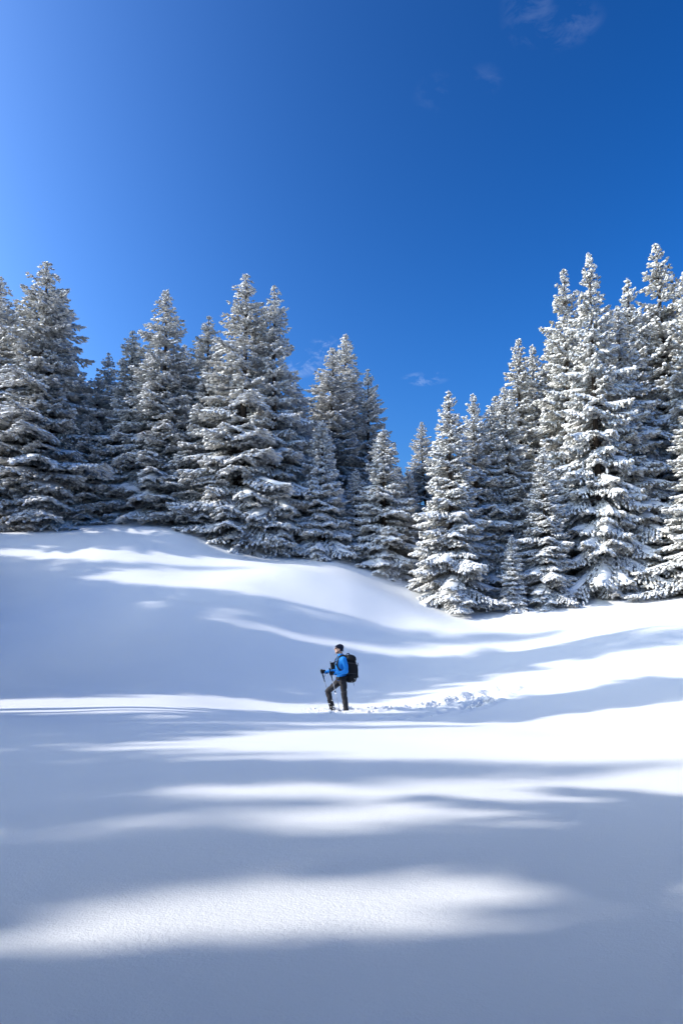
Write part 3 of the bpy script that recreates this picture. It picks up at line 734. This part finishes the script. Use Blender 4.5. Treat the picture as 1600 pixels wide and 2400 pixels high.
def glove(name, hand, axis_pt, axis_dir, wrist, parent, out_sign):
    """a closed hand round a pole: palm, four unequal curled fingers, thumb over the front"""
    ad = axis_dir.normalized()
    to_w = (wrist - axis_pt); to_w = (to_w - ad * to_w.dot(ad)).normalized()
    sd = ad.cross(to_w).normalized() * out_sign
    bm = bmesh.new()
    palm = axis_pt + to_w * 0.034 + sd * 0.012
    add_hull(bm, [(palm + ad * 0.034, 0.020), (palm - ad * 0.036, 0.019), (palm + to_w * 0.045 + ad * 0.018, 0.024), (palm + to_w * 0.045 - ad * 0.020, 0.024)])
    add_hull(bm, [(palm + to_w * 0.04, 0.032), (wrist, 0.036)])                       # cuff
    add_hull(bm, [(wrist, 0.037), (wrist + (wrist - palm).normalized() * 0.035, 0.040)])
    for k, (off, L) in enumerate([(0.036, 0.95), (0.013, 1.06), (-0.011, 1.0), (-0.034, 0.84)]):
        base = palm + ad * off + sd * 0.012
        pts = [(base, 0.0125)]
        for ang, rr in ((35, 0.034), (95, 0.032), (165, 0.030), (225, 0.029)):
            a = R(ang * L)
            pts.append((axis_pt + ad * (off * 0.95) + to_w * math.cos(a) * rr + sd * math.sin(a) * rr, 0.0115 - 0.0006 * k))
        add_chain(bm, pts)
    th = [(palm + ad * 0.030 - sd * 0.014, 0.014)]
    for ang, rr, up in ((-40, 0.034, 0.045), (-95, 0.032, 0.052), (-150, 0.031, 0.050)):
        a = R(ang); th.append((axis_pt + ad * up + to_w * math.cos(a) * rr + sd * math.sin(a) * rr, 0.0125))
    add_chain(bm, th)
    return fused(name, bm, M['black'], parent, 0.0045, 2)

def build_hiker():
    gx, gy = 0.03, 18.4
    gz = float(base_height(gx, gy)) - 0.03
    # joints in metres, the hiker walks towards -X
    nh, fh = v3(.005, -.095, .86), v3(-.03, .09, .87)
    nk, fk = v3(.045, -.105, .44), v3(-.395, .11, .53)
    na, fa = v3(.095, -.105, .03), v3(-.285, .12, .08)
    nsh, fsh = v3(.035, -.185, 1.385), v3(-.065, .185, 1.385)
    ne, fe = v3(.095, -.25, 1.075), v3(-.17, .27, 1.10)
    nw, fw = v3(-.20, -.235, 1.02), v3(-.455, .215, 1.035)
    np0, np1 = v3(-.345, -.255, 1.166), v3(-.045, -.23, -.06)      # near pole
    fp0, fp1 = v3(-.578, .195, 1.12), v3(-.235, .17, -.06)         # far pole
    hc = v3(-.092, -.004, 1.668)
    # body: one continuous figure
    bm = bmesh.new()
    add_hull(bm, [(hc, (.100, .076, .112)), (hc + v3(-.012, 0, -.02), (.096, .072, .10))])
    add_hull(bm, [(hc + v3(-.035, 0, -.03), (.068, .066, .075)), (hc + v3(-.078, 0, -.118), (.026, .030, .024)), (hc + v3(-.01, 0, -.085), (.05, .058, .04))])   # jaw and chin
    add_hull(bm, [(hc + v3(-.100, 0, .018), .010), (hc + v3(-.128, 0, -.026), .013), (hc + v3(-.10, 0, -.034), (.012, .020, .012))])  # nose
    add_hull(bm, [(hc + v3(-.097, 0, -.066), (.012, .026, .008)), (hc + v3(-.095, 0, -.082), (.012, .024, .009))])   # lips
    add_hull(bm, [(hc + v3(-.092, -.03, .030), .012), (hc + v3(-.092, .03, .030), .012)])           # brow
    for s in (-1, 1): add_hull(bm, [(hc + v3(.012, s * .078, .0), (.017, .009, .026)), (hc + v3(.006, s * .074, -.03), (.010, .008, .012))])
    add_chain(bm, [(hc + v3(.01, 0, -.06), .058), (v3(-.035, 0, 1.47), .062), (v3(-.03, 0, 1.40), .07)])
    add_hull(bm, [(v3(-.04, -.10, 1.36), .062), (v3(-.06, .10, 1.36), .062), (v3(-.05, 0, 1.22), (.11, .14, .08))])
    add_hull(bm, [(v3(-.05, 0, 1.22), (.11, .14, .08)), (v3(-.02, 0, .98), (.095, .13, .08)), (v3(-.01, 0, .90), (.10, .15, .09))])
    for sh, el, wr in ((nsh, ne, nw), (fsh, fe, fw)): add_chain(bm, [(sh, .050), (el, .036), (wr, .022)])
    for hp, kn, an, toe in ((nh, nk, na, v3(-.12, -.11, -.10)), (fh, fk, fa, v3(-.44, .13, -.05))):
        add_chain(bm, [(hp, .085), (kn, .055), (an, .042), (toe, .035)])
    for wr, ax in ((nw, np0.lerp(np1, .12)), (fw, fp0.lerp(fp1, .07))): add_hull(bm, [(wr, .020), (wr.lerp(ax, .35), .013)])
    person = fused('person', bm, M['skin'], None, 0.0065, 3)
    person.location = (gx, gy, gz)
    tag(person, 'hiker in blue jacket, navy beanie and sunglasses striding to the left', 'person')
    # jacket
    bm = bmesh.new()
    add_hull(bm, [(v3(.005, -.125, 1.385), .085), (v3(-.075, .125, 1.385), .085), (v3(-.05, 0, 1.25), (.150, .185, .10)), (v3(-.04, 0, 1.43), (.075, .08, .045))])
    add_hull(bm, [(v3(-.05, 0, 1.25), (.150, .185, .10)), (v3(-.035, 0, 1.05), (.142, .170, .10))])
    add_hull(bm, [(v3(-.035, 0, 1.05), (.142, .170, .10)), (v3(-.012, 0, .865), (.142, .178, .055))])
    add_chain(bm, [(nsh, .076), (ne.lerp(nsh, .5) + v3(.012, -.004, 0), .066), (ne + v3(.004, 0, 0), .058), (nw.lerp(ne, .5) + v3(0, 0, -.006), .052), (nw + v3(.0, 0, 0), .043)])
    add_chain(bm, [(fsh, .076), (fe.lerp(fsh, .5), .066), (fe, .058), (fw.lerp(fe, .5), .052), (fw + v3(.0, 0, 0), .043)])
    jacket = fused('jacket', bm, M['jacket'], person, 0.0085, 3, 0.022, 0.075)
    bm = bmesh.new()
    add_hull(bm, [(v3(-.045, 0, 1.455), (.078, .082, .018)), (v3(-.052, 0, 1.528), (.078, .076, .014))])
    fused('collar', bm, M['jacket'], jacket, 0.006, 2)
    bm = bmesh.new()
    add_hull(bm, [(v3(-.010, 0, .832), (.146, .182, .014)), (v3(-.010, 0, .845), (.146, .182, .014))])
    fused('hem', bm, M['jacket_dark'], jacket, 0.006, 2)
    sweep('zipper', [(-.128, -.012, 1.50), (-.158, -.012, 1.40), (-.198, -.012, 1.28), (-.194, -.012, 1.17)], .005, M['jacket_dark'], jacket, 6)
    rbox('chest_logo', (-.155, -.115, 1.30), (.030, .006, .012), M['white'], jacket, rot=(0, 0, R(-55)))
    # trousers
    bm = bmesh.new()
    add_hull(bm, [(v3(-.012, 0, .90), (.128, .165, .05)), (nh + v3(0, -.01, -.04), .105), (fh + v3(0, .01, -.03), .105)])
    add_chain(bm, [(nh + v3(0, 0, -.02), .108), (nh.lerp(nk, .5), .096), (nk + v3(-.006, 0, .02), .078), (nk.lerp(na, .35), .076), (nk.lerp(na, .75), .070), (na + v3(.008, 0, -.03), .074)])
    add_chain(bm, [(fh + v3(0, 0, -.02), .110), (fh.lerp(fk, .5) + v3(0, 0, -.015), .094), (fk, .080), (fk.lerp(fa, .30) + v3(.01, 0, 0), .072), (fk.lerp(fa, .55), .064)])
    trousers = fused('trousers', bm, M['trousers'], person, 0.0085, 3, 0.030, 0.085)
    sweep('knee_seam', [(nk + v3(-.085, -.02, .075)), (nk + v3(-.05, -.078, .088)), (nk + v3(.02, -.088, .108)), (nk + v3(.065, -.05, .120))], .0045, M['seam'], trousers, 6)
    sweep('knee_seam', [(fk + v3(.055, -.072, .115)), (fk + v3(.075, -.088, .075)), (fk + v3(.10, -.082, .03))], .0045, M['seam'], trousers, 6)
    sweep('pocket_zip', [(nh + v3(.07, -.088, .00)), (nh + v3(.085, -.078, -.12))], .004, M['seam'], trousers, 6)
    # gaiters and boots
    bm = bmesh.new(); add_chain(bm, [(fk.lerp(fa, .50), .070), (fk.lerp(fa, .78) + v3(.012, 0, 0), .074), (fa + v3(.01, 0, -.02), .070)])
    g = fused('gaiter', bm, M['black'], person, 0.008, 3, 0.030, 0.05)
    for q, (t, dx, dz, r) in enumerate([(.55, .05, .02, .018), (.70, -.03, 0, .014), (.86, .055, 0, .022), (.92, -.01, .01, .016), (.97, .03, 0, .024)]):
        c = fk.lerp(fa, t) + v3(dx, -.062, dz); bm = bmesh.new()
        add_hull(bm, [(c, (r, r * .6, r * .7)), (c + v3(r, 0, -r * .8), (r * .7, r * .5, r * .6))])
        fused('snow_crust', bm, M['clump'], g, 0.005, 1)
    for an, toe in ((na, v3(-.13, -.11, -.105)), (fa, v3(-.44, .13, -.055))):
        bm = bmesh.new()
        add_hull(bm, [(an + v3(.012, 0, .02), .056), (an + v3(.03, 0, -.09), .05)])
        add_hull(bm, [(an + v3(.035, 0, -.10), .046), (toe, (.05, .046, .038)), (an + v3(-.02, 0, -.02), .050)])
        fused('boot', bm, M['boot'], person, 0.008, 2)
    # head wear
    bm = bmesh.new()
    add_hull(bm, [(hc + v3(.022, 0, .035), (.108, .092, .092)), (hc + v3(.050, 0, -.035), (.062, .082, .04)), (hc + v3(-.055, 0, .062), (.048, .072, .030)), (hc + v3(.03, 0, .07), (.07, .06, .055))])
    be = fused('beanie', bm, M['beanie'], person, 0.006, 2, 0.010, 0.03)
    sweep('brim', [hc + v3(-.105, -.0, .062), hc + v3(-.080, -.062, .052), hc + v3(-.02, -.092, .028), hc + v3(.055, -.092, -.03), hc + v3(.10, -.05, -.062), hc + v3(.112, 0, -.066),
                   hc + v3(.10, .05, -.062), hc + v3(.055, .092, -.03), hc + v3(-.02, .092, .028), hc + v3(-.080, .062, .052), hc + v3(-.105, 0, .062)], .009, M['beanie'], be, 8)
    sg = link('sunglasses', None, person)
    for s in (-1, 1):
        bm = bmesh.new()
        add_hull(bm, [(hc + v3(-.108, s * .018, .008), (.007, .012, .019)), (hc + v3(-.092, s * .056, .010), (.008, .012, .019)), (hc + v3(-.076, s * .070, .012), (.008, .006, .014))])
        fused('lens', bm, M['lens'], sg, 0.004, 1)
        sweep('temple', [hc + v3(-.080, s * .073, .016), hc + v3(-.03, s * .081, .014), hc + v3(.012, s * .084, .004)], .0045, M['plastic'], sg, 6)
    bm = bmesh.new()
    add_hull(bm, [(hc + v3(-.050, 0, -.108), (.052, .060, .018)), (hc + v3(-.01, 0, -.07), (.045, .068, .022))])
    fused('stubble', bm, M['stubble'], person, 0.006, 2)
    # gloves on the grips
    nd, fd = (np0 - np1).normalized(), (fp0 - fp1).normalized()
    glove('glove', None, np0.lerp(np1, .118), nd, nw, person, 1)
    glove('glove', None, fp0.lerp(fp1, .066), fd, fw, person, 1)
    base = Matrix.Translation((gx, gy, gz))
    # trekking poles
    for a, b, lab in ((np0, np1, 'trekking pole in the near hand, planted between the boots'), (fp0, fp1, 'trekking pole in the far hand, passing behind the raised knee')):
        t = link('trekking_pole', None); t.matrix_world = base
        tag(t, lab, 'trekking pole', 'pair of trekking poles')
        L = (b - a).length
        at = lambda m_: a.lerp(b, m_ / L)
        sweep('grip', [at(0), at(.02), at(.05), at(.13), at(.17), at(.27)], [.012, .023, .018, .016, .019, .0155], M['plastic'], t, 10)
        sweep('upper_shaft', [at(.27), at(.36)], .0125, M['plastic'], t, 8)
        sweep('middle_shaft', [at(.36), at(.625)], .0100, M['alu'], t, 8)
        sweep('clamp', [at(.61), at(.655)], .0150, M['plastic'], t, 8)
        sweep('lower_shaft', [at(.655), at(L - .05)], .0080, M['alu'], t, 8)
        sweep('basket', [at(L - .135), at(L - .125)], [.036, .022], M['plastic'], t, 12)
        sweep('tip', [at(L - .07), at(L)], [.009, .004], M['plastic'], t, 8)
        sweep('wrist_strap', [at(.03) + v3(.012, -.008, 0), at(.06) + v3(.05, -.03, .012), at(.12) + v3(.075, -.035, -.03), at(.16) + v3(.04, -.032, -.05)], .006, M['grey'], t, 6)
    # backpack
    bp = link('backpack', None); bp.matrix_world = base
    tag(bp, 'large black hiking backpack worn on the hiker\'s back', 'backpack')
    secs = [(.775, .13, .29, .12), (.80, .105, .345, .150), (.87, .10, .378, .165), (1.0, .10, .385, .168), (1.18, .10, .378, .166), (1.30, .10, .362, .160), (1.36, .10, .350, .155)]
    def loft(name, secs, mat, parent, n=28, e=0.55):
        a = np.arange(n) * 2 * math.pi / n
        ca, sa = np.sign(np.cos(a)) * np.abs(np.cos(a)) ** e, np.sign(np.sin(a)) * np.abs(np.sin(a)) ** e
        V = [np.stack([(x0 + x1) / 2 + ca * (x1 - x0) / 2, sa * w, np.full(n, z)], 1) for (z, x0, x1, w) in secs]
        V += [np.array([[(secs[0][1] + secs[0][2]) / 2, 0, secs[0][0] - .006]]), np.array([[(secs[-1][1] + secs[-1][2]) / 2, 0, secs[-1][0] + .012]])]
        m = len(secs); k = np.arange(n); k1 = (k + 1) % n; T = []
        for q in range(m - 1): T += [np.stack([q * n + k, q * n + k1, (q + 1) * n + k1], 1), np.stack([q * n + k, (q + 1) * n + k1, (q + 1) * n + k], 1)]
        T += [np.stack([k1, k, np.full(n, m * n)], 1), np.stack([(m - 1) * n + k, (m - 1) * n + k1, np.full(n, m * n + 1)], 1)]
        return link(name, np_mesh(name, np.concatenate(V), np.concatenate(T), [mat]), parent)
    loft('pack_body', secs, M['black'], bp)
    lid = loft('lid', [(1.352, .095, .365, .165), (1.375, .09, .370, .168), (1.44, .095, .352, .158), (1.485, .11, .310, .135), (1.505, .14, .26, .10)], M['black'], bp)
    fp = loft('front_pocket', [(.90, .34, .402, .11), (.93, .33, .412, .125), (1.10, .33, .412, .128), (1.22, .33, .400, .12), (1.25, .33, .385, .10)], M['black'], bp)
    sweep('zipper', [(.385, -.115, 1.235), (.410, -.05, 1.24), (.412, .05, 1.24), (.385, .115, 1.235)], .004, M['grey'], fp, 6)
    loft('side_pocket', [(.82, .15, .32, .182), (.84, .14, .335, .186), (.98, .14, .335, .184), (1.0, .15, .32, .178)], M['black'], bp)
    sweep('carry_handle', [(.105, 0, 1.455), (.102, 0, 1.50), (.125, 0, 1.535), (.165, 0, 1.535), (.192, 0, 1.50)], .012, M['black'], bp, 8)
    for z in (1.30, 1.03): sweep('compression_strap', [(.115, -.172, z), (.23, -.180, z - .012), (.35, -.158, z - .02)], .01, M['grey'], bp, 8, flat=(.011, .004), centre=(.235, 0, 0))
    for z in (1.28, .965):
        k = rbox('strap_buckle', (.402, -.06, z), (.022, .03, .034), M['plastic'], bp, rot=(0, R(-18), 0))
        sweep('strap_end', [(.405, -.06, z - .015), (.420, -.06, z - .045), (.412, -.06, z - .08)], .005, M['grey'], bp, 6)
    for q, (x, w) in enumerate([(.300, .012), (.316, .010), (.331, .013), (.348, .010)]):
        rbox('logo_letter', (x, -.168 + q * .004, .882 - q * .003), (w * .8, .006, .020), M['white'], bp, .2, rot=(0, R(12), R(14)), seg=1)
    rbox('label_patch', (.245, -.1585, .812), (.012, .02, .012), M['white'], bp)
    sweep('hanging_cord', [(.285, -.12, .80), (.292, -.125, .755), (.298, -.125, .70)], .0045, M['grey'], bp, 6)
    for s in (-1, 1):
        dx = -.03 if s > 0 else 0.0
        st = sweep('shoulder_strap', [(.12, s * .09, 1.40), (.075 + dx, s * .115, 1.476), (.0 + dx, s * .125, 1.492), (-.09 + dx, s * .135, 1.455), (-.135 + dx, s * .150, 1.36), (-.150, s * .165, 1.25), (-.10, s * .192, 1.14), (.03, s * .182, 1.06), (.12, s * .15, 1.02)],
                   .01, M['grey'], bp, 10, flat=(.025, .009), centre=(-.03, 0, 0))
        rbox('strap_adjuster', (-.172 if s < 0 else -.18, s * .165, 1.25), (.022, .030, .045), M['grey'], st, rot=(0, R(8), R(40 * s)))
    sweep('chest_strap', [(-.165, -.135, 1.335), (-.205, -.06, 1.33), (-.21, 0, 1.33), (-.205, .06, 1.33), (-.165, .135, 1.335)], .01, M['black'], bp, 8, flat=(.010, .004), centre=(-.05, 0, 0))
    hb = sweep('hip_belt', [(.13, -.14, .925), (.06, -.185, .915), (-.03, -.196, .90), (-.11, -.155, .892), (-.160, -.06, .89), (-.168, 0, .89), (-.160, .06, .89), (-.11, .155, .892), (-.03, .196, .90), (.06, .185, .915), (.13, .14, .925)],
               .01, M['black'], bp, 10, flat=(.036, .012), centre=(-.01, 0, 0))
    rbox('buckle', (-.120, -.158, .892), (.055, .018, .045), M['grey'], hb, rot=(0, 0, R(-48)))
    rbox('belt_pocket', (.03, -.205, .905), (.10, .028, .066), M['black'], hb, rot=(0, 0, R(4)))
    # camera pouch worn on the chest
    cp = link('camera_pouch', None); cp.matrix_world = base
    tag(cp, 'black camera pouch strapped to the front of the hiker\'s chest', 'pouch')
    rbox('pouch_body', (-.262, .07, 1.20), (.105, .15, .165), M['black'], cp, .22, rot=(0, R(-6), R(-8)), seg=3)
    rbox('flap', (-.268, .068, 1.285), (.115, .158, .035), M['black'], cp, .3, rot=(0, R(-6), R(-8)), seg=3)
    rbox('clip', (-.325, .03, 1.315), (.022, .03, .03), M['plastic'], cp)
    rbox('clip', (-.318, -.012, 1.235), (.014, .02, .04), M['plastic'], cp)
    rbox('tag', (-.290, -.012, 1.175), (.022, .006, .02), M['grey'], cp)
    for s in (-1, 1): sweep('harness', [(-.225, .07 + s * .05, 1.28), (-.205, .05 + s * .09, 1.36), (-.14, .03 + s * .11, 1.44)], .008, M['black'], cp, 8, flat=(.010, .004), centre=(-.05, 0, 0))
build_hiker()
